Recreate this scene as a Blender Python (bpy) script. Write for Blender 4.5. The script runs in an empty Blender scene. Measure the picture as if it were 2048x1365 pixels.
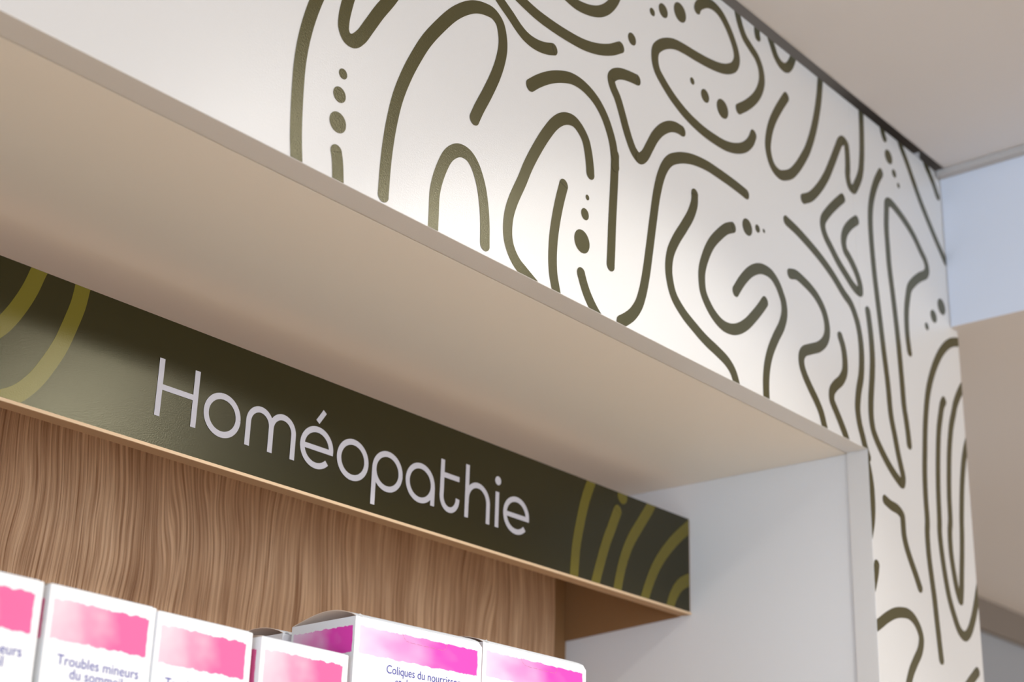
import bpy, bmesh, math, random
from mathutils import Vector, Matrix
random.seed(3)
SC = bpy.context.scene
COL = SC.collection

# ---------------------------------------------------------------- camera
cam_data = bpy.data.cameras.new('camera')
cam_data.sensor_width = 36.0
cam_data.lens = 57.576
cam_data.clip_start = 0.02
cam_data.dof.use_dof = True
cam_data.dof.focus_distance = 1.17
cam_data.dof.aperture_fstop = 7.5
cam = bpy.data.objects.new('camera', cam_data)
COL.objects.link(cam)
_r = Vector((0.641083650, -0.766980687, 0.027429534))
_u = Vector((-0.293766810, -0.212214146, 0.932022649))
_f = Vector((0.709022436, 0.605562368, 0.361360490))
cam.matrix_world = Matrix(((_r.x, _u.x, -_f.x, 0.0), (_r.y, _u.y, -_f.y, -0.7),
                           (_r.z, _u.z, -_f.z, 1.5), (0, 0, 0, 1)))
SC.camera = cam

# ---------------------------------------------------------------- view + world
SC.view_settings.view_transform = 'Standard'
SC.view_settings.look = 'None'
SC.view_settings.gamma = 1.0
SC.view_settings.use_curve_mapping = False
SC.view_settings.exposure = 0.0
W = bpy.data.worlds.new('shop_daylight'); SC.world = W; W.use_nodes = True
nt = W.node_tree; nt.nodes.clear()
wo = nt.nodes.new('ShaderNodeOutputWorld'); bg = nt.nodes.new('ShaderNodeBackground')
tc = nt.nodes.new('ShaderNodeTexCoord'); sp = nt.nodes.new('ShaderNodeSeparateXYZ')
mr = nt.nodes.new('ShaderNodeMapRange'); mx = nt.nodes.new('ShaderNodeMix'); mx.data_type = 'RGBA'
nt.links.new(tc.outputs['Generated'], sp.inputs[0]); nt.links.new(sp.outputs['X'], mr.inputs['Value'])
mr.inputs['From Min'].default_value = -0.9; mr.inputs['From Max'].default_value = 0.6
nt.links.new(mr.outputs[0], mx.inputs['Factor'])
mx.inputs[6].default_value = (0.98, 1.20, 1.52, 1)      # window side of the shop
mx.inputs[7].default_value = (0.86, 0.84, 0.82, 1)
nt.links.new(mx.outputs[2], bg.inputs['Color']); bg.inputs['Strength'].default_value = 2.0
nt.links.new(bg.outputs[0], wo.inputs['Surface'])

# ---------------------------------------------------------------- lamps
def area(name, loc, target, power, sx, sy, colour):
    d = bpy.data.lights.new(name, 'AREA'); d.energy = power; d.shape = 'RECTANGLE'
    d.size = sx; d.size_y = sy; d.color = colour
    o = bpy.data.objects.new(name, d); COL.objects.link(o); o.location = loc
    o.rotation_euler = (Vector(target) - Vector(loc)).to_track_quat('-Z', 'Y').to_euler()
    return o
# ceiling spots: first for the goods, others placed for sheen on sign and fascia
def spot(name, loc, target, power, size, blend, radius, colour):
    d = bpy.data.lights.new(name, 'SPOT'); d.energy = power; d.spot_size = math.radians(size)
    d.spot_blend = blend; d.shadow_soft_size = radius; d.color = colour
    o = bpy.data.objects.new(name, d); COL.objects.link(o); o.location = loc
    o.rotation_euler = (Vector(target) - Vector(loc)).to_track_quat('-Z', 'Y').to_euler()
spot('ceiling_spot_lamp', (0.98, -0.60, 2.33), (0.99, 0.10, 1.42), 12.5, 69, 0.5, 0.03, (1.0, 0.975, 0.92))
spot('ceiling_spot_lamp', (1.33, -0.91, 2.333), (0.74, 0.07, 1.56), 28, 41, 0.7, 0.08, (1.0, 0.985, 0.96))
for _x in (0.98, 1.27):
    spot('ceiling_spot_lamp', (_x, -0.53, 2.333), (_x*0.56, -0.02, 1.82), 2.0, 46, 0.55, 0.05, (1.0, 0.985, 0.96))  # added pair, set to put sheen on the fascia print
# added fill light, unseen, further down the shop
area('shop_fill_light', (1.2, -2.9, 2.33), (1.2, -2.9, 0.0), 32, 1.2, 1.2, (1.0, 0.95, 0.88))

K = 0.7
def P(X, Y, Z): return (K*X, K*(Y-1.0), 1.5+K*Z)      # survey units -> metres

# ---------------------------------------------------------------- helpers
def link(name, bm, mats, parent=None, smooth=False):
    me = bpy.data.meshes.new(name); bm.normal_update(); bm.to_mesh(me); bm.free()
    for m in (mats if isinstance(mats, (list, tuple)) else [mats]): me.materials.append(m)
    if smooth:
        for p in me.polygons: p.use_smooth = True
    o = bpy.data.objects.new(name, me); COL.objects.link(o)
    if parent: o.parent = parent
    return o
def add_box(bm, x0, x1, y0, y1, z0, z1, bevel=0.0, mat=0):
    vs = [bm.verts.new((x, y, z)) for x in (x0, x1) for y in (y0, y1) for z in (z0, z1)]
    F = [(0, 1, 3, 2), (4, 6, 7, 5), (0, 4, 5, 1), (2, 3, 7, 6), (0, 2, 6, 4), (1, 5, 7, 3)]
    fs = [bm.faces.new([vs[i] for i in f]) for f in F]
    for f in fs: f.material_index = mat
    if bevel > 0:
        es = list({e for f in fs for e in f.edges})
        bmesh.ops.bevel(bm, geom=es, offset=bevel, segments=2, affect='EDGES', profile=0.6)
    return fs
def box(name, a, b, m, parent=None, bevel=0.0, origin=None):
    bm = bmesh.new()
    add_box(bm, min(a[0], b[0]), max(a[0], b[0]), min(a[1], b[1]), max(a[1], b[1]), min(a[2], b[2]), max(a[2], b[2]), bevel)
    return link(name, bm, m, parent)
def empty(name, loc=(0, 0, 0)):
    o = bpy.data.objects.new(name, None); COL.objects.link(o); o.location = loc
    o.empty_display_size = 0.05
    return o
def tag(o, label=None, cat=None, group=None, kind=None):
    if label: o['label'] = label
    if cat: o['category'] = cat
    if group: o['group'] = group
    if kind: o['kind'] = kind
    return o

# ---------------------------------------------------------------- materials
def mat(name, base, rough=0.5, spec=0.5):
    m = bpy.data.materials.new(name); m.use_nodes = True
    b = m.node_tree.nodes['Principled BSDF']
    b.inputs['Base Color'].default_value = (*base, 1); b.inputs['Roughness'].default_value = rough
    b.inputs['Specular IOR Level'].default_value = spec
    return m
def noise_bump(m, scale, strength, dist=0.001, stretch=(1, 1, 1), vary=0.0, detail=3.0):
    n = m.node_tree; b = n.nodes['Principled BSDF']
    tc = n.nodes.new('ShaderNodeTexCoord'); mp = n.nodes.new('ShaderNodeMapping'); mp.inputs['Scale'].default_value = stretch
    t = n.nodes.new('ShaderNodeTexNoise'); t.inputs['Scale'].default_value = scale; t.inputs['Detail'].default_value = detail
    n.links.new(tc.outputs['Object'], mp.inputs[0]); n.links.new(mp.outputs[0], t.inputs['Vector'])
    bp = n.nodes.new('ShaderNodeBump'); bp.inputs['Strength'].default_value = strength; bp.inputs['Distance'].default_value = dist
    n.links.new(t.outputs[0], bp.inputs['Height']); n.links.new(bp.outputs[0], b.inputs['Normal'])
    if vary:
        c = b.inputs['Base Color'].default_value[:3]
        r = n.nodes.new('ShaderNodeValToRGB')
        r.color_ramp.elements[0].position = 0.3; r.color_ramp.elements[1].position = 0.7
        r.color_ramp.elements[0].color = (*[k*(1-vary) for k in c], 1); r.color_ramp.elements[1].color = (*[min(1, k*(1+vary)) for k in c], 1)
        n.links.new(t.outputs[0], r.inputs[0]); n.links.new(r.outputs[0], b.inputs['Base Color'])
    return m
M_PANEL = noise_bump(mat('satin_white_laminate', (0.72, 0.705, 0.675), 0.27, 0.75), 900, 0.5, 0.00020)
M_INK = noise_bump(mat('olive_print', (0.044, 0.038, 0.008), 0.27, 0.9), 900, 0.5, 0.00020)
def flake(m, metallic, coat, coat_rough):
    q = m.node_tree.nodes['Principled BSDF']
    q.inputs['Metallic'].default_value = metallic; q.inputs['Coat Weight'].default_value = coat; q.inputs['Coat Roughness'].default_value = coat_rough
    return m
M_SIGN = flake(noise_bump(mat('dark_olive_vinyl', (0.014, 0.011, 0.0012), 0.26, 0.40), 900, 0.5, 0.00013), 0.0, 0.0, 0.22)
M_STRIPE = flake(noise_bump(mat('light_olive_vinyl', (0.115, 0.092, 0.007), 0.26, 0.40), 900, 0.5, 0.00013), 0.0, 0.0, 0.22)
for q in (M_SIGN, M_STRIPE, M_INK): q.node_tree.nodes['Principled BSDF'].inputs['Specular Tint'].default_value = (1.0, 0.94, 0.62, 1)
M_LETTER = mat('white_vinyl', (0.52, 0.50, 0.53), 0.6, 0.2)
M_WHITE = noise_bump(mat('white_melamine', (0.86, 0.81, 0.72), 0.5, 0.3), 260, 0.12, 0.0004)
M_JAMB = noise_bump(mat('pale_grey_melamine', (0.76, 0.76, 0.75), 0.45, 0.35), 260, 0.12, 0.0004)
M_EDGE = mat('tan_edge_banding', (0.66, 0.47, 0.29), 0.55, 0.3)
M_MDF = noise_bump(mat('tan_fibreboard', (0.46, 0.29, 0.16), 0.8, 0.2), 400, 0.3, 0.0004)
M_BROWN = noise_bump(mat('plain_brown_laminate', (0.27, 0.14, 0.055), 0.6, 0.3), 300, 0.2, 0.0004)
M_CEIL = noise_bump(mat('ceiling_paint', (0.69, 0.67, 0.66), 0.9, 0.2), 120, 0.2, 0.0005)
M_LOW = noise_bump(mat('soffit_paint', (0.66, 0.62, 0.59), 0.9, 0.2), 120, 0.2, 0.0005)
M_TRIM = mat('grey_beige_trim', (0.50, 0.48, 0.46), 0.8, 0.2)
M_SHADE = mat('taupe_trim_and_gap_shade', (0.20, 0.165, 0.135), 0.9, 0.2)  # taupe trim paint; also stands in for shade in the ceiling gap
M_FACE = noise_bump(mat('white_paint_daylight_tint', (0.72, 0.77, 0.86), 0.85, 0.2), 120, 0.2, 0.0005)  # white bulkhead face with cool window light put into its colour
M_WALL = noise_bump(mat('grey_wall_paint', (0.30, 0.305, 0.315), 0.9, 0.2), 120, 0.2, 0.0005)
M_FLOOR = noise_bump(mat('warm_wood_floor', (0.60, 0.41, 0.215), 0.5, 0.4), 3, 0.1, 0.001, (1, 14, 1), 0.15)
M_KRAFT = mat('grey_brown_board', (0.78, 0.61, 0.47), 0.85, 0.1)
M_TEXT = mat('violet_blue_ink', (0.04, 0.045, 0.33), 0.6, 0.2)
M_PERF = mat('perforation_shade', (0.50, 0.22, 0.36), 0.8, 0.1)
M_CARD = mat('white_card', (0.86, 0.86, 0.85), 0.5, 0.3)

KNOTS = ((0.216, 1.841, 0.017, 0.045, 0.70), (0.251, 1.879, 0.009, 0.020, 0.7), (0.42, 1.86, 0.018, 0.06, 0.7), (0.62, 1.80, 0.02, 0.07, 0.7))
def wood():
    m = bpy.data.materials.new('oak_grain'); m.use_nodes = True; n = m.node_tree; L = n.links.new
    b = n.nodes['Principled BSDF']; b.inputs['Roughness'].default_value = 0.55; b.inputs['Specular IOR Level'].default_value = 0.3
    tc = n.nodes.new('ShaderNodeTexCoord')
    def nz(scale, st, det, dist=0.0, rough=0.5):
        mp = n.nodes.new('ShaderNodeMapping'); mp.inputs['Scale'].default_value = st
        t = n.nodes.new('ShaderNodeTexNoise'); t.inputs['Scale'].default_value = scale; t.inputs['Detail'].default_value = det
        t.inputs['Distortion'].default_value = dist; t.inputs['Roughness'].default_value = rough
        L(mp.outputs[0], t.inputs['Vector']); return mp, t
    # slow sideways drift bends the grain around knots
    mpw, warp = nz(7.0, (1.0, 1.0, 0.75), 1.5); L(tc.outputs['Object'], mpw.inputs[0])
    sub = n.nodes.new('ShaderNodeVectorMath'); sub.operation = 'SUBTRACT'; sub.inputs[1].default_value = (0.5, 0.5, 0.5)
    L(warp.outputs['Color'], sub.inputs[0])
    scl = n.nodes.new('ShaderNodeVectorMath'); scl.operation = 'MULTIPLY'; scl.inputs[1].default_value = (0.045, 0, 0)
    L(sub.outputs[0], scl.inputs[0])
    add = n.nodes.new('ShaderNodeVectorMath'); L(tc.outputs['Object'], add.inputs[0]); L(scl.outputs[0], add.inputs[1])
    # grain parts around two knots
    vec = add.outputs[0]
    for kx, kz, ax, az, amt in KNOTS:
        d = n.nodes.new('ShaderNodeVectorMath'); d.operation = 'SUBTRACT'; L(tc.outputs['Object'], d.inputs[0]); d.inputs[1].default_value = (kx, 0, kz)
        e = n.nodes.new('ShaderNodeVectorMath'); e.operation = 'MULTIPLY'; L(d.outputs[0], e.inputs[0]); e.inputs[1].default_value = (1/ax, 0, 1/az)
        ln = n.nodes.new('ShaderNodeVectorMath'); ln.operation = 'DOT_PRODUCT'; L(e.outputs[0], ln.inputs[0]); L(e.outputs[0], ln.inputs[1])
        g = n.nodes.new('ShaderNodeMath'); g.operation = 'MULTIPLY'; L(ln.outputs['Value'], g.inputs[0]); g.inputs[1].default_value = -1.0
        x = n.nodes.new('ShaderNodeMath'); x.operation = 'EXPONENT'; L(g.outputs[0], x.inputs[0])
        w = n.nodes.new('ShaderNodeVectorMath'); w.operation = 'SCALE'; L(d.outputs[0], w.inputs[0]); L(x.outputs[0], w.inputs['Scale'])
        w2 = n.nodes.new('ShaderNodeVectorMath'); w2.operation = 'MULTIPLY'; L(w.outputs[0], w2.inputs[0]); w2.inputs[1].default_value = (-amt, 0, 0)
        s2 = n.nodes.new('ShaderNodeVectorMath'); L(vec, s2.inputs[0]); L(w2.outputs[0], s2.inputs[1]); vec = s2.outputs[0]
    mp1, fine = nz(1.0, (420, 420, 7.0), 3.0, 0.25, 0.6)
    mp2, broad = nz(1.0, (30, 30, 2.2), 3.0, 0.2)
    mp3, pore = nz(1.0, (520, 520, 30.0), 2.0, 0.0)
    for q in (mp1, mp2, mp3): L(vec, q.inputs[0])
    r1 = n.nodes.new('ShaderNodeValToRGB'); r1.color_ramp.elements[0].position = 0.34; r1.color_ramp.elements[1].position = 0.60
    r1.color_ramp.elements[0].color = (0.32, 0.155, 0.068, 1); r1.color_ramp.elements[1].color = (0.72, 0.455, 0.265, 1)
    L(fine.outputs[0], r1.inputs[0])
    r2 = n.nodes.new('ShaderNodeValToRGB'); r2.color_ramp.elements[0].position = 0.33; r2.color_ramp.elements[1].position = 0.67
    r2.color_ramp.elements[0].color = (0.76, 0.70, 0.65, 1); r2.color_ramp.elements[1].color = (1.0, 1.0, 1.0, 1)
    L(broad.outputs[0], r2.inputs[0])
    mu = n.nodes.new('ShaderNodeMix'); mu.data_type = 'RGBA'; mu.blend_type = 'MULTIPLY'; mu.inputs['Factor'].default_value = 1.0
    L(r1.outputs[0], mu.inputs[6]); L(r2.outputs[0], mu.inputs[7]); L(mu.outputs[2], b.inputs['Base Color'])
    ad = n.nodes.new('ShaderNodeMath'); L(fine.outputs[0], ad.inputs[0]); L(pore.outputs[0], ad.inputs[1])
    bp = n.nodes.new('ShaderNodeBump'); bp.inputs['Strength'].default_value = 0.8; bp.inputs['Distance'].default_value = 0.0016
    L(ad.outputs[0], bp.inputs['Height']); L(bp.outputs[0], b.inputs['Normal'])
    return m
M_WOOD = wood()

def carton(name, light, strong, u0, u1, v0, v1, seed):
    """white card with a watercolour band; UV.x runs 0..1 across the face, UV.y is metres below the top edge"""
    m = bpy.data.materials.new(name); m.use_nodes = True; n = m.node_tree; L = n.links.new
    b = n.nodes['Principled BSDF']; b.inputs['Roughness'].default_value = 0.45; b.inputs['Specular IOR Level'].default_value = 0.3
    uv = n.nodes.new('ShaderNodeUVMap'); uv.uv_map = 'face'
    s = n.nodes.new('ShaderNodeSeparateXYZ'); L(uv.outputs[0], s.inputs[0])
    def mth(op, a, c=None):
        k = n.nodes.new('ShaderNodeMath'); k.operation = op
        for i, q in enumerate((a, c)):
            if q is None: continue
            if isinstance(q, (int, float)): k.inputs[i].default_value = q
            else: L(q, k.inputs[i])
        return k.outputs[0]
    def noise(sx, sy, det, off):
        mp = n.nodes.new('ShaderNodeMapping'); mp.inputs['Scale'].default_value = (sx, sy, 1); mp.inputs['Location'].default_value = (off, off*1.7, seed)
        L(uv.outputs[0], mp.inputs[0]); t = n.nodes.new('ShaderNodeTexNoise'); t.inputs['Scale'].default_value = 1.0; t.inputs['Detail'].default_value = det
        L(mp.outputs[0], t.inputs['Vector']); return t.outputs[0]
    rag = mth('MULTIPLY', mth('SUBTRACT', noise(14, 160, 4, 3.0), 0.5), 0.0042)
    v = mth('ADD', s.outputs['Y'], rag)
    def step(x, e, w):
        k = n.nodes.new('ShaderNodeMapRange'); k.interpolation_type = 'SMOOTHSTEP'
        L(x, k.inputs['Value']); k.inputs['From Min'].default_value = e-w; k.inputs['From Max'].default_value = e+w
        return k.outputs[0]
    mask = mth('MULTIPLY', step(v, v0, 0.0003), mth('SUBTRACT', 1.0, step(v, v1, 0.0003)))
    ux = mth('ADD', s.outputs['X'], mth('MULTIPLY', mth('SUBTRACT', noise(2, 150, 3, 9.0), 0.5), 0.02))
    mask = mth('MULTIPLY', mask, mth('MULTIPLY', step(ux, u0, 0.006), mth('SUBTRACT', 1.0, step(ux, u1, 0.006))))
    cloud = mth('MULTIPLY', mth('SUBTRACT', noise(3.6, 60, 1.5, 1.0), 0.5), 1.0)
    g = mth('ADD', mth('MULTIPLY', s.outputs['X'], 1.34), cloud)
    r = n.nodes.new('ShaderNodeValToRGB'); r.color_ramp.elements[0].position = 0.05; r.color_ramp.elements[1].position = 1.15 if False else 1.0
    mid = [0.5*(p+q) for p, q in zip(light, strong)]
    r.color_ramp.elements[0].color = (*light, 1); r.color_ramp.elements[1].color = (*strong, 1)
    e = r.color_ramp.elements.new(0.5); e.color = (mid[0], mid[1]*1.0, mid[2], 1)
    L(g, r.inputs[0])
    mix = n.nodes.new('ShaderNodeMix'); mix.data_type = 'RGBA'; L(mask, mix.inputs['Factor'])
    mix.inputs[6].default_value = (0.86, 0.86, 0.85, 1); L(r.outputs[0], mix.inputs[7]); L(mix.outputs[2], b.inputs['Base Color'])
    return m
M_PINK = carton('pink_band_carton', (0.84, 0.60, 0.66), (0.80, 0.13, 0.33), 0.045, 0.935, 0.0073, 0.0293, 1.0)
M_MAGENTA = carton('magenta_band_carton', (0.84, 0.62, 0.76), (0.82, 0.06, 0.46), 0.035, 0.965, 0.0058, 0.0238, 4.0)

MURAL = [[(6177,6071),(6125,5921),(6075,5739),(6045,5577),(6029,5416),(6028,5238),(6034,5064),(6045,4895),(6061,4764),(6084,4611)],[(6425,6153),(6404,6065),(6378,5910),(6382,5827),(6418,5779),(6475,5781),(6539,5843),(6610,5964),(6693,6112),(6784,6256),(6837,6348)],[(6396,4918),(6409,4875),(6418,4822),(6440,4625)],[(6841,4784),(6845,4998),(6855,5153),(6879,5348),(6922,5556),(6992,5760),(7072,5938),(7172,6125),(7300,6308),(7441,6481),(7561,6589),(7666,6656),(7775,6692),(7872,6699),(7945,6656),(7980,6568),(7989,6467),(7967,6341),(7918,6193),(7837,6012),(7751,5842),(7705,5737)],[(7334,4643),(7332,4830),(7335,5021),(7393,5222),(7463,5349),(7559,5421),(7655,5425),(7728,5376),(7800,5253),(7841,5105),(7860,4969),(7868,4805)],[(8433,4687),(8305,4748),(8227,4788),(8163,4851),(8121,4932),(8109,5024),(8120,5136),(8159,5259),(8256,5467),(8317,5608),(8409,5783),(8520,5965),(8627,6107),(8716,6183),(8792,6217),(8869,6224),(8947,6188),(9011,6124),(9044,6041),(9070,5919),(9076,5858)],[(8746,5624),(8698,5461),(8656,5272),(8634,5113),(8630,4962),(8642,4848),(8666,4767),(8706,4644)],[(8976,4970),(9011,4897),(9058,4823),(9128,4746),(9198,4689),(9275,4654)],[(8320,6295),(8417,6379),(8549,6472),(8684,6542),(8822,6589),(8947,6595),(9067,6569),(9164,6522),(9254,6443),(9321,6345),(9367,6244),(9388,6148),(9400,6056),(9398,6159),(9391,5981),(9378,5760),(9364,5541),(9355,5327),(9347,5173)],[(7860,6912),(7939,6856),(8065,6786),(8177,6719),(8266,6687),(8384,6682),(8504,6708),(8586,6741)],[(8100,7004),(8185,6983),(8375,6951),(8596,6943),(8797,6951),(8980,6972),(9157,7020),(9330,7097),(9464,7185)],[(8663,7320),(8797,7298),(8885,7296),(8997,7315),(9103,7349),(9193,7395),(9276,7461),(9343,7538),(9393,7617),(9427,7694)],[(10619,8141),(10639,8184),(10704,8245),(10784,8291),(10891,8312),(11002,8291),(11105,8219),(11190,8124),(11254,8012),(11265,7927),(11220,7835),(11125,7764),(11002,7712),(10822,7671),(10587,7640),(10396,7623),(10265,7602),(10153,7559),(10042,7487),(9969,7404),(9956,7313),(9986,7220),(10075,7143),(10220,7055),(10422,6978),(10647,6936),(10858,6928),(11055,6942),(11237,6995),(11373,7071),(11470,7169),(11516,7255)],[(11269,8532),(11306,8412),(11354,8310),(11414,8234),(11507,8181),(11621,8117),(11685,8022),(11697,7909),(11652,7784),(11567,7663),(11424,7526),(11275,7414)],[(11653,8526),(11636,8410),(11644,8361)],[(11838,8510),(11909,8396),(11970,8304),(12041,8257),(12112,8248),(12170,8268),(12231,8327),(12277,8403),(12323,8515),(12353,8612)],[(12133,7931),(12017,7779),(11901,7610),(11816,7443),(11771,7282),(11771,7207),(11804,7113),(11869,7051),(11972,7032),(12060,7061),(12175,7126),(12298,7245),(12422,7401),(12502,7516),(12615,7737),(12703,7965),(12768,8185),(12808,8384),(12836,8593)],[(9696,6985),(9584,6967),(9466,6935),(9382,6887),(9341,6831),(9363,6767),(9425,6694),(9481,6594),(9539,6473),(9589,6383),(9654,6299),(9730,6266),(9799,6315),(9877,6438),(9956,6564),(10055,6673),(10172,6753),(10273,6785),(10355,6789)],[(9479,4740),(9558,4792),(9639,4859),(9720,4964),(9773,5087),(9821,5262),(9872,5517),(9925,5799),(9975,6040),(10033,6221),(10096,6343),(10177,6435),(10296,6506),(10416,6554),(10546,6588),(10736,6612),(10906,6613),(11102,6608),(11281,6596),(11361,6588)],[(10536,6258),(10531,6180),(10477,6050),(10374,5897),(10245,5720),(10164,5569),(10139,5429),(10157,5315),(10211,5204),(10341,5102),(10491,5032),(10669,4964),(10851,4917),(10989,4872),(11072,4815),(11117,4746),(11150,4646)],[(11125,6170),(11025,6118),(10906,6018),(10779,5884),(10686,5730),(10631,5586),(10625,5483),(10644,5390),(10715,5298),(10815,5225),(10935,5184),(11058,5189),(11174,5228),(11314,5317),(11448,5439),(11565,5559),(11629,5633)],[(11150,5569),(11263,5711),(11398,5840),(11532,5919),(11646,5946),(11759,5938),(11860,5877),(11928,5787),(11952,5742),(11961,5637),(11910,5503),(11797,5343),(11696,5179),(11638,5035),(11610,4891),(11606,4749),(11610,4633)],[(12088,6065),(12193,6091),(12334,6072),(12475,6035),(12593,5976),(12687,5884),(12730,5774),(12727,5681),(12681,5593),(12567,5499),(12407,5425),(12283,5363),(12235,5298),(12234,5221),(12278,5140),(12367,5043),(12468,4949),(12548,4854),(12598,4739),(12630,4649)],[(12053,6589),(12225,6561),(12443,6504),(12664,6433),(12886,6334),(13086,6212),(13225,6141),(13320,6014),(13367,5883),(13385,5738),(13378,5591),(13351,5440),(13289,5275),(13252,5118),(13250,5052),(13272,4937),(13319,4829),(13357,4737),(13406,4648)],[(13157,7257),(13019,7141),(12852,6984),(12749,6860),(12737,6791),(12776,6709),(12891,6610),(13011,6514),(13145,6434),(13270,6364),(13363,6336),(13425,6344),(13431,6404),(13391,6494),(13315,6578),(13225,6650),(13158,6695),(13137,6785),(13176,6891),(13284,7011),(13424,7118)],[(12385,6944),(12521,7021),(12681,7168),(12849,7371),(12986,7588),(13099,7778),(13170,7890),(13235,7932),(13290,7914),(13305,7830),(13302,7664),(13291,7551),(13326,7457),(13395,7450),(13476,7544),(13567,7705),(13611,7890),(13638,8154),(13649,8414),(13662,8592)],[(14013,7888),(13913,7755),(13810,7568),(13747,7392),(13721,7218),(13720,7015),(13743,6671),(13778,6392),(13815,6117),(13854,5820),(13895,5526),(13922,5201),(13979,5004),(14022,4848),(14069,4718),(14101,4615),(14072,4547),(13965,4582),(13827,4664),(13694,4770),(13596,4866),(13534,4959),(13512,5088),(13524,5251),(13537,5321),(13572,5493),(13598,5665),(13601,5856),(13586,6017),(13560,6182)],[(14412,6018),(14394,6145),(14388,6302),(14406,6470),(14449,6619),(14507,6755),(14630,6873),(14766,6969),(14911,7055),(14954,7127),(14924,7215),(14837,7287),(14700,7407),(14522,7509),(14328,7583),(14185,7612),(14115,7577),(14092,7471),(14066,7267),(14071,7063),(14077,6870),(14120,6548),(14151,6292),(14179,6011),(14200,5679),(14217,5363),(14238,5263),(14264,5105),(14275,4995)],[(14468,8512),(14525,8411),(14633,8280),(14751,8117),(14870,7953),(15017,7785),(15179,7614),(15331,7467),(15421,7384)],[(15036,8545),(15094,8442),(15182,8352),(15270,8253),(15343,8148)],[(14086,8492),(14123,8392),(14143,8354)],[(12975,5727),(13025,5638),(13046,5515),(13033,5395),(12959,5288),(12837,5192),(12767,5112),(12762,5027),(12786,4994),(12837,4937),(12918,4841),(12993,4743),(13036,4648)],[(15879,6542),(15757,6526),(15559,6485),(15375,6413),(15167,6258),(14982,6045),(14841,5822),(14751,5624),(14665,5315),(14617,5045),(14578,4782),(14562,4528),(14564,4281),(14546,4167),(14546,3946),(14574,3734),(14607,3524),(14628,3313),(14651,3104),(14670,2939)],[(15133,5693),(15089,5642),(15035,5521),(14966,5331),(14897,4989),(14855,4659),(14835,4341),(14822,4226),(14839,4018),(14881,3783),(14937,3585),(15024,3415),(15113,3294),(15221,3253),(15322,3302),(15448,3461),(15558,3666),(15639,3839),(15721,4015)],[(15750,6124),(15523,5892),(15396,5720),(15355,5636),(15264,5451),(15185,5192),(15132,4918),(15097,4653),(15082,4396),(15053,4276),(15049,4050),(15089,3834),(15129,3698),(15188,3607),(15221,3693),(15254,3867),(15299,4101),(15335,4337),(15347,4454),(15424,4859),(15509,5143),(15596,5325),(15704,5488)],[(13360,4660),(13406,4541),(13439,4407),(13448,4267),(13442,4148),(13413,4014),(13359,3875)],[(13700,4296),(13818,4270),(13950,4258),(14031,4216),(14042,4105),(14046,4034),(14077,3936),(14147,3816),(14236,3689),(14311,3570)],[(13460,3620),(13437,3543),(13396,3448),(13331,3329)],[(13317,3005),(13463,3080),(13604,3157),(13760,3224),(13905,3258),(14048,3266),(14154,3233),(14238,3162),(14274,3084),(14267,3031),(14227,2947),(14123,2833),(14033,2728),(13970,2624),(13918,2510)],[(15451,2935),(15361,2873),(15264,2805),(15140,2713)]]
MURAL_DOTS = [(6406,5498,38),(6388,5334,57),(6391,5131,75),(9627,7344,57),(9923,7758,38),(10087,7855,68),(10344,7967,95),(9044,5638,23),(9015,5484,49),(8982,5241,96),(10524,7358,34),(10724,7301,65),(11004,7296,94),(11369,6264,81),(11542,6315,39),(11650,6333,20),(14217,8159,82),(14320,8005,47),(14404,7897,30),(15240,6790,91),(15033,6612,73),(14853,6439,43)]
SIGN_STRIPES = [[(5663,4388),(5647,4347),(5601,4197),(5538,4052),(5465,3924),(5419,3864),(5356,3798)],[(6008,4383),(6002,4344),(5984,4206),(5942,4048),(5888,3880),(5818,3731),(5731,3584),(5623,3464),(5522,3399),(5428,3358)],[(11805,4402),(11774,4332),(11687,4135),(11619,3915),(11565,3686),(11536,3385),(11532,3260)],[(12196,4159),(12121,4010),(12023,3820),(11934,3605),(11853,3380),(11823,3271)],[(12784,4397),(12735,4321),(12578,4127),(12414,3919),(12287,3684),(12196,3385),(12177,3276)],[(13520,4368),(13392,4261),(13177,4100),(12969,3909),(12793,3692),(12634,3390),(12595,3276)],[(13534,3765),(13393,3722),(13238,3641),(13127,3520),(13057,3379),(13029,3276)]]
SIGN_DOT = (12276,4323,77)


# ---------------------------------------------------------------- ribbons (flat printed strokes)
def smooth_path(pts, n=8):
    if len(pts) < 3: return [Vector(p) for p in pts]
    v = [Vector(p) for p in pts]; v = [v[0]*2-v[1]] + v + [v[-1]*2-v[-2]]
    out = []
    for i in range(1, len(v)-2):
        a, b, c, d = v[i-1:i+3]
        t0 = 0.0; t1 = t0+max(1e-9, (b-a).length)**0.5; t2 = t1+max(1e-9, (c-b).length)**0.5; t3 = t2+max(1e-9, (d-c).length)**0.5
        for k in range(n):
            t = t1+(t2-t1)*k/n
            A1 = a*((t1-t)/(t1-t0))+b*((t-t0)/(t1-t0)); A2 = b*((t2-t)/(t2-t1))+c*((t-t1)/(t2-t1)); A3 = c*((t3-t)/(t3-t2))+d*((t-t2)/(t3-t2))
            B1 = A1*((t2-t)/(t2-t0))+A2*((t-t0)/(t2-t0)); B2 = A2*((t3-t)/(t3-t1))+A3*((t-t1)/(t3-t1))
            out.append(B1*((t2-t)/(t2-t1))+B2*((t-t1)/(t2-t1)))
    out.append(v[-2]); return out
RIB = [0]
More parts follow.
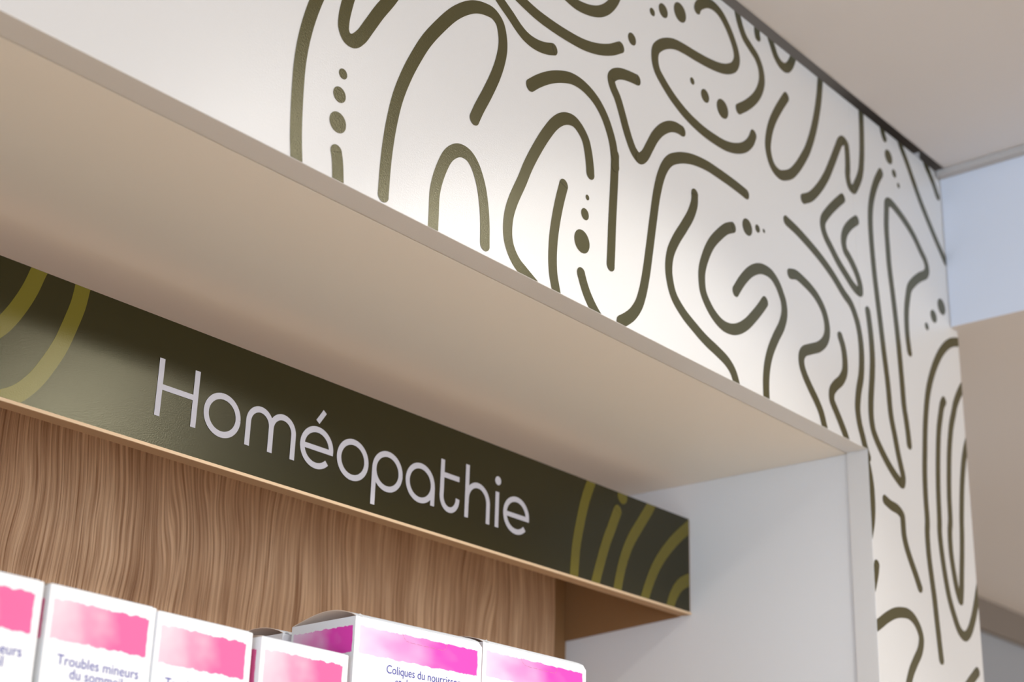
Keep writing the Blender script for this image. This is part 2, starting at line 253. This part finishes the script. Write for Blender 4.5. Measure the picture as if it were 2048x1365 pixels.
def ribbon(bm, pts, w, y, cap=True):
    """stroke of constant width in the plane y; pts are 2-D (x, z)"""
    n = len(pts); h = w/2; tang = []
    for i in range(n):
        t = (pts[min(n-1, i+1)]-pts[max(0, i-1)]); tang.append(t.normalized())
    L = []; R = []
    for p, t in zip(pts, tang):
        nrm = Vector((-t.y, t.x)); L.append(p+nrm*h); R.append(p-nrm*h)
    RIB[0] += 1
    def V(q, k=0): return bm.verts.new((q.x, y-7.0e-7*k-3.0e-6*(RIB[0] % 5), q.y))
    for i in range(n-1):
        k = i
        bm.faces.new((V(L[i], k), V(L[i+1], k), V(R[i+1], k), V(R[i], k)))
    # joints get a round dot so that tight bends stay filled
    if cap:
        for p, t, s in ((pts[0], tang[0], -1), (pts[-1], tang[-1], 1)):
            a0 = math.atan2(t.y, t.x)
            ring = [V(p+Vector((math.cos(a0+k), math.sin(a0+k)))*h, 260) for k in [(-0.5+j/14)*math.pi+(math.pi if s < 0 else 0) for j in range(15)]]
            bm.faces.new(ring)
    for i in range(1, n-1):
        if tang[i-1].dot(tang[i+1]) < 0.93:
            bm.faces.new([V(pts[i]+Vector((math.cos(k*math.tau/20), math.sin(k*math.tau/20)))*h*0.999, 262+i) for k in range(20)])
def disc(bm, x, z, r, y, n=36):
    bm.faces.new([bm.verts.new((x+r*math.cos(k*math.tau/n), y, z+r*math.sin(k*math.tau/n))) for k in range(n)])
def fix_normals(bm):
    bm.normal_update()
    for f in bm.faces:
        if f.normal.y > 0: f.normal_flip()
def clip(bm, x0=None, x1=None, z0=None, z1=None):
    for co, no in (((x0, 0, 0), (-1, 0, 0)), ((x1, 0, 0), (1, 0, 0)), ((0, 0, z0), (0, 0, -1)), ((0, 0, z1), (0, 0, 1))):
        if None in co: continue
        bmesh.ops.bisect_plane(bm, geom=bm.verts[:]+bm.edges[:]+bm.faces[:], plane_co=co, plane_no=no, clear_outer=True)
def tov(p): return Vector((p[0]*1e-4, 1.5+p[1]*1e-4))
def mural(y, **kw):
    bm = bmesh.new()
    for s in MURAL: ribbon(bm, smooth_path([tov(p) for p in s]), 0.0146*K, y)
    for x, z, r in MURAL_DOTS: disc(bm, x*1e-4, 1.5+z*1e-4, r*1e-4, y)
    clip(bm, **kw); fix_normals(bm); return bm

# ---------------------------------------------------------------- the room
XJ = 1.9148            # right edge of the niche opening
ZS = 0.6747            # underside of the fascia
def struct(name, bm, m):
    o = link(name, bm, m); o['kind'] = 'structure'; return o
b = bmesh.new(); add_box(b, -3.5, 5.5, -4.5, 1.9, -0.05, 0.0); struct('floor', b, M_FLOOR)
b = bmesh.new(); add_box(b, -3.5, K*2.204-0.0003, -4.5, -0.0095, 1.5+K*1.206, 1.5+K*1.206+0.06, 0.004); struct('ceiling', b, M_CEIL)
b = bmesh.new(); add_box(b, K*2.204-0.004, K*2.204-0.0004, -0.0090, 0.02, 1.5+K*1.206+0.001, 1.5+K*1.206+0.035)  # added dark strip: shade for the gap, covers the pale bulkhead face
add_box(b, -3.5, K*2.204-0.0004, -0.009, 0.6, 1.5+K*1.206+0.035, 1.5+K*1.206+0.06); struct('ceiling', b, M_SHADE)  # gap lid, its shade put into the dark colour
b = bmesh.new()
fs = add_box(b, K*2.204, 5.5, -4.5, -0.0008, 1.5+K*0.945, 1.5+K*1.206+0.06)
fs[0].material_index = 1
add_box(b, K*2.2285+0.0006, 5.5, -0.0008, K*0.79, 1.5+K*0.945, 1.5+K*1.206+0.06)
struct('ceiling', b, [M_LOW, M_FACE])
b = bmesh.new(); add_box(b, K*2.204-0.012, K*2.204-0.0004, -4.5, -0.002, 1.5+K*1.206-0.007, 1.5+K*1.206-0.0002, 0.001); struct('trim_1', b, M_TRIM)
b = bmesh.new(); add_box(b, 1.6, 5.5, K*0.79+0.001, 0.70, 0.0, 1.5+K*1.206); struct('wall_back', b, M_WALL)
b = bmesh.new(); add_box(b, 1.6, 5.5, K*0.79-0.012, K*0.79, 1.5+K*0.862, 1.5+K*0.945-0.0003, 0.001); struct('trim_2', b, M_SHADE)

# ---------------------------------------------------------------- display cabinet (carcass of the niche)
YC = 22.5e-3           # back of the front boards
cab = empty('display_cabinet', (0.6, 0.2, 0.0))
tag(cab, 'white built-in display niche with an oak-grain back behind the green sign', 'cabinet')
def cpart(name, a, b_, m, bev=0.0):
    bm = bmesh.new(); o = Vector(cab.location)
    add_box(bm, *[v for k in range(3) for v in sorted((a[k]-o[k], b_[k]-o[k]))], bev)
    return link(name, bm, m, cab)
YB = K*0.51
cpart('top_panel', (-0.6, YC+0.0012, 1.5+K*ZS+0.0002), (K*1.919+0.018, YB+0.02, 1.5+K*ZS+0.020), M_WHITE)
cpart('side_panel', (K*1.919, YC+0.0007, 0.0), (K*1.919+0.018, YB+0.02, 1.5+K*ZS), M_JAMB)
cpart('back_panel', (-0.6, YB, 0.02), (K*1.8843, YB+0.012, 1.5+K*ZS-0.0002), M_WOOD)
cpart('back_filler_strip', (K*1.8895, YB+0.004, 0.02), (K*1.919-0.0004, YB+0.016, 1.5+K*ZS-0.0002), M_BROWN)
cpart('shelf_board', (-0.6, K*0.055, 1.5+K*0.10-0.018), (K*1.919-0.0004, YB-0.0005, 1.5+K*0.10), M_WHITE, 0.0008)
cpart('plinth', (-0.6, K*0.06, 0.0), (K*1.919-0.0004, YB-0.0005, 0.08), M_WHITE)

# ---------------------------------------------------------------- printed front boards
fas = empty('fascia_panel', (0.6, 0.0, 1.5+K*ZS))
tag(fas, 'long white overhead fascia board printed with olive wavy lines, above the niche', 'panel')
pil = empty('pillar_panel', (K*2.07, 0.0, 0.0))
tag(pil, 'upright white board printed with olive wavy lines, right of the niche opening', 'panel')
def local(bm, e):
    bmesh.ops.translate(bm, verts=bm.verts, vec=-Vector(e.location)); return bm
bm = bmesh.new(); add_box(bm, -0.6, K*XJ-0.00025, 0.0, YC, 1.5+K*ZS, 1.5+K*1.206+0.0005, 0.0006); link('board', local(bm, fas), M_PANEL, fas)
link('printed_pattern', local(mural(-0.00018, x0=-0.6, x1=K*XJ-0.00005, z0=1.5+K*ZS+0.0003, z1=1.5+K*1.206), fas), M_INK, fas)
bm = bmesh.new(); add_box(bm, K*XJ, K*2.2285, 0.0, YC, 0.0, 1.5+K*1.206+0.0005, 0.0006); link('board', local(bm, pil), M_PANEL, pil)
link('printed_pattern', local(mural(-0.00018, x0=K*XJ+0.00005, x1=K*2.2285-0.0003, z0=1.5+K*0.0, z1=1.5+K*1.206), pil), M_INK, pil)
bm = bmesh.new(); add_box(bm, K*1.919+0.0185, K*2.2285-0.0004, YC+0.0005, YB+0.02, 0.0, 1.5+K*1.206); o = link('side_return', local(bm, pil), M_JAMB, pil)

# ---------------------------------------------------------------- green sign
S = 1.2903; YS = K*(S-1.0); ZB = 0.4826; ZT = 0.6214
sign = empty('shelf_sign', (K*1.3, YS, 1.5+K*ZB))
tag(sign, 'dark green sign board reading Homéopathie in white letters, hung inside the niche', 'sign')
bm = bmesh.new(); add_box(bm, -0.6, K*1.9175, YS+0.0008, YS+0.013, 1.5+K*ZB, 1.5+K*ZT-0.0004, 0.0004); link('board', local(bm, sign), M_MDF, sign)
bm = bmesh.new(); add_box(bm, -0.6, K*1.9148, YS, YS+0.0008, 1.5+K*ZB+0.0023, 1.5+K*ZT); link('face_sheet', local(bm, sign), M_SIGN, sign)
bm = bmesh.new(); add_box(bm, -0.6, K*1.9182, YS-0.0005, YS+0.0008, 1.5+K*ZB-0.0001, 1.5+K*ZB+0.0023, 0.0003); tag(link('edge_strip', local(bm, sign), M_EDGE, sign), 'pale tan strip along the bottom edge')
bm = bmesh.new(); add_box(bm, K*1.919-0.0030, K*1.919-0.0004, YS+0.013, YB+0.0036, 1.5+K*0.4675, 1.5+K*0.600)
for v in bm.verts:
    if v.co.z < 1.9 and v.co.y < YS+0.02: v.co.z = 1.5+K*0.4818
tag(link('side_return', local(bm, sign), M_BROWN, sign), 'plain brown return board behind the sign end')
for s in SIGN_STRIPES + [None]:
    bm = bmesh.new()
    if s: ribbon(bm, smooth_path([tov(p) for p in s]), 0.0176*K, YS-0.00012)
    else: disc(bm, SIGN_DOT[0]*1e-4, 1.5+SIGN_DOT[1]*1e-4, SIGN_DOT[2]*1e-4, YS-0.00012)
    clip(bm, x0=-0.6, x1=K*1.9146, z0=1.5+K*ZB+0.0024, z1=1.5+K*ZT-0.0001); fix_normals(bm)
    tag(link('curved_stripe' if s else 'printed_dot', local(bm, sign), M_STRIPE, sign), 'lighter olive curved stripe' if s else 'lighter olive dot')

def lettering():
    bm = bmesh.new(); w = 0.0068; B = 0.5165
    def st(pts, ww=w, sm=False):
        v = [Vector((K*a, 1.5+K*c)) for a, c in pts]
        ribbon(bm, v, K*ww, YS-0.00030, cap=False)
    def arc(cx, cz, rx, rz, a0, a1, n=40):
        return [(cx+rx*math.cos(math.radians(a0+(a1-a0)*i/n)), cz+rz*math.sin(math.radians(a0+(a1-a0)*i/n))) for i in range(n+1)]
    # H
    st([(0.9625, B), (0.9625, 0.578)]); st([(1.009, B), (1.009, 0.578)]); st([(0.9625, 0.548), (1.009, 0.548)], 0.006)
    cz = 0.5396; rz = 0.0208
    def O(cx, rx=0.0217): st(arc(cx, cz, rx, rz, 0, 360, 72))
    O(1.0461)
    # m
    st([(1.0822, B)]+[(1.0822, 0.535)]+arc(1.09835, 0.5440, 0.01615, 0.0163, 180, 0, 30)[0:]+[(1.1145, B)])
    st(arc(1.13085, 0.5440, 0.01635, 0.0163, 180, 0, 30)+[(1.1472, B)])
    def E(cx, rx=0.0218):
        st(arc(cx, cz, rx, rz, -2, 318, 70)); st([(cx-rx, cz-0.0008), (cx+rx+0.0032, cz-0.0008)], 0.0060)
    E(1.1827); st([(1.1816, 0.5693), (1.1915, 0.5836)], 0.0062)
    O(1.2389)
    # p
    O(1.2955); st([(1.2737, 0.4958), (1.2737, 0.5400)])
    # a
    O(1.3512); st([(1.3732, B), (1.3732, 0.5400)])
    # t
    st([(1.3891, 0.5785), (1.3891, 0.5400), (1.3889, 0.5365)]+arc(1.4032, 0.5345, 0.0143, 0.0160, 180, 360, 36)+[(1.4176, 0.5352)])
    st([(1.3891, 0.5600), (1.4196, 0.5600)], 0.0064)
    # h
    st([(1.4342, B), (1.4342, 0.5830)]); st([(1.4345, 0.535)]+arc(1.4542, 0.5405, 0.0197, 0.0203, 178, 0, 34)+[(1.4739, B)])
    # i
    st([(1.4909, B), (1.4909, 0.5618)])
    disc(bm, K*1.4916, 1.5+K*0.5763, K*0.0056, YS-0.00030)
    E(1.5283, 0.0220)
    fix_normals(bm); return bm
tag(link('lettering', local(lettering(), sign), M_LETTER, sign), 'white thin rounded letters')

# ---------------------------------------------------------------- medicine cartons
def text_mesh(s, width, x0, zbase, parent, cap=None, squeeze=None, name='printed_text'):
    cu = bpy.data.curves.new('txt', 'FONT'); cu.body = s; cu.size = 1.0; cu.offset = 0.0; cu.resolution_u = 4
    to = bpy.data.objects.new('txt', cu); COL.objects.link(to); bpy.context.view_layer.update()
    me = bpy.data.meshes.new_from_object(to.evaluated_get(bpy.context.evaluated_depsgraph_get()))
    bpy.data.objects.remove(to); bpy.data.curves.remove(cu)
    xs = [v.co.x for v in me.vertices]; a, b_ = min(xs), max(xs)
    sx = width/(b_-a) if width else squeeze
    sz = cap/0.70
    for v in me.vertices:
        v.co = Vector((x0+(v.co.x-a)*sx, -0.00015, zbase+v.co.y*sz))
    me.name = name; me.materials.clear(); me.materials.append(M_TEXT)
    o = bpy.data.objects.new(name, me); COL.objects.link(o); o.parent = parent
    return o, sx

def carton_body(w, d, h, m, chamfer):
    """open-topped sleeve: origin at the front-left-bottom corner, front facing -y"""
    bm = bmesh.new(); uv = bm.loops.layers.uv.new('face')
    def quad(pts, uvs, mi):
        f = bm.faces.new([bm.verts.new(p) for p in pts]); f.material_index = mi
        for l, q in zip(f.loops, uvs): l[uv].uv = q
    c = chamfer
    fr = [(0, 0, 0), (w, 0, 0), (w, 0, h-c), (w-c*1.1, 0, h), (0, 0, h)]
    quad(fr, [(p[0]/w, h-p[2]) for p in fr], 0)
    quad([(0, d, 0), (0, 0, 0), (0, 0, h), (0, d, h)], [(0, h), (1, h), (1, 0), (0, 0)], 0)
    quad([(w, 0, 0), (w, d, 0), (w, d, h), (w, 0, h-c)], [(0, h), (1, h), (1, 0), (0, 0)], 0)
    quad([(w, d, 0), (0, d, 0), (0, d, h), (w, d, h)], [(0, h), (1, h), (1, 0), (0, 0)], 0)
    quad([(0, 0, 0), (0, d, 0), (w, d, 0), (w, 0, 0)], [(0, .2)]*4, 1)
    quad([(0.0006, 0.0006, h-0.012), (w-0.0006, 0.0006, h-0.012), (w-0.0006, d-0.0006, h-0.012), (0.0006, d-0.0006, h-0.012)], [(0, .2)]*4, 2)
    return link('sleeve', bm, [m, M_CARD, M_KRAFT])
def carton_lid(w, d, h, rise):
    bm = bmesh.new(); n = 14; T = 0.0005
    def row(dz): return [[bm.verts.new((x, 0.0002+(d-0.0004)*i/n, h+dz+rise*math.sin(math.pi*(i/n)**0.85))) for i in range(n+1)] for x in (0.0004, w-0.003)]
    lo, hi = row(0.0), row(T)
    for i in range(n):
        f = bm.faces.new((lo[0][i], lo[0][i+1], lo[1][i+1], lo[1][i])); f.material_index = 1
        bm.faces.new((hi[0][i], hi[1][i], hi[1][i+1], hi[0][i+1])).material_index = 0
        for s in (0, 1): bm.faces.new((lo[s][i], hi[s][i], hi[s][i+1], lo[s][i+1])).material_index = 1
    for i in (0, n): bm.faces.new((lo[0][i], lo[1][i], hi[1][i], hi[0][i])).material_index = 0
    return link('lid_flap', bm, [M_CARD, M_KRAFT], smooth=True)
def carton_tab(h):
    bm = bmesh.new()
    pts = [(0.0002, h-0.0012), (0.0018, h+0.0001), (0.0034, h+0.0021), (0.0047, h+0.0017), (0.0062, h+0.0002), (0.0062, h-0.0012)]
    f = bm.faces.new([bm.verts.new((x, 0.0002, z)) for x, z in pts])
    bmesh.ops.solidify(bm, geom=[f], thickness=0.0006)
    return link('tuck_tab', bm, M_CARD)
def perforation(h):
    bm = bmesh.new()
    path = [(0.0420, 0.0048), (0.0432, 0.0075), (0.0455, 0.0096), (0.049, 0.0103), (0.0808, 0.0108), (0.0834, 0.0088), (0.0834, 0.0044)]
    L = 0
    for (xa, za), (xb, zb) in zip(path, path[1:]):
        a = Vector((xa, h-za)); b_ = Vector((xb, h-zb)); n = max(1, round((b_-a).length/0.0064))
        for i in range(n):
            p = a.lerp(b_, (i+0.08)/n); q = a.lerp(b_, (i+0.80)/n)
            ribbon(bm, [p, q], 0.00028, -0.0001, cap=False)
    fix_normals(bm)
    return link('perforation', bm, M_PERF)

ZSH = 1.5+K*0.10
def place(kind, X, Y, ztop, yaw, label, group, full=True, tab=False):
    """kind: 'small' or 'wide' carton; X, Y survey units of the front-left corner"""
    w, d = (0.0755, 0.064) if kind == 'small' else (0.1182, 0.066)
    h = K*(ztop-0.10)
    e = empty('medicine_box', (K*X, K*(Y-1.0), ZSH+0.0004)); e.rotation_euler = (0, 0, math.radians(yaw))
    tag(e, label, 'box', group)
    ch = 0.0005 if kind == 'small' else 0.0030
    carton_body(w, d, h, M_PINK if kind == 'small' else M_MAGENTA, ch).parent = e
    carton_lid(w, d, h, 0.0014 if kind == 'small' else 0.0064).parent = e
    if tab: carton_tab(h).parent = e
    if full:
        if kind == 'small':
            _, sx = text_mesh('Troubles mineurs', 0.0570, 0.0100, h-0.0425, e, 0.0056)
            text_mesh('du sommeil', None, 0.0195, h-0.0492, e, 0.0056, sx)
            text_mesh('du jeune', None, 0.0235, h-0.0572, e, 0.0056, sx)
        else:
            _, sx = text_mesh('Coliques du nourrisson', 0.0690, 0.0294, h-0.0334, e, 0.0056)
            text_mesh('et du', None, 0.0375, h-0.0408, e, 0.0056, sx)
            perforation(h).parent = e
    return e
G1 = 'pink-banded medicine boxes on the shelf'; G2 = 'magenta-banded medicine boxes on the shelf'
place('small', 0.6246, 1.1000, 0.2777, 0.6, 'white medicine box with strong pink band, cut off by left picture edge', G1)
place('small', 0.7383, 1.1000, 0.2774, 2.2, 'white box with pink band reading Troubles mineurs, a grey gap on its left side', G1)
place('small', 0.8466, 1.1020, 0.2752, 2.0, 'white pink-banded box in the middle of the three touching Troubles boxes', G1)
place('small', 0.9602, 1.1000, 0.2727, 0.3, 'white pink-banded box standing in front of the magenta side of the taller box', G1)
place('wide', 1.0739, 1.1000, 0.3112, -3.8, 'tall white box with magenta band reading Coliques du nourrisson, magenta left side fully showing', G2, tab=True)
place('wide', 1.2575, 1.1010, 0.3168, -1.0, 'tall white magenta-banded box at the right end of the row', G2, tab=True)
place('wide', 1.0745, 1.2010, 0.3052, -3.0, 'box mostly hidden behind the Coliques box, only its white front corner tip showing', G2, full=False, tab=True)
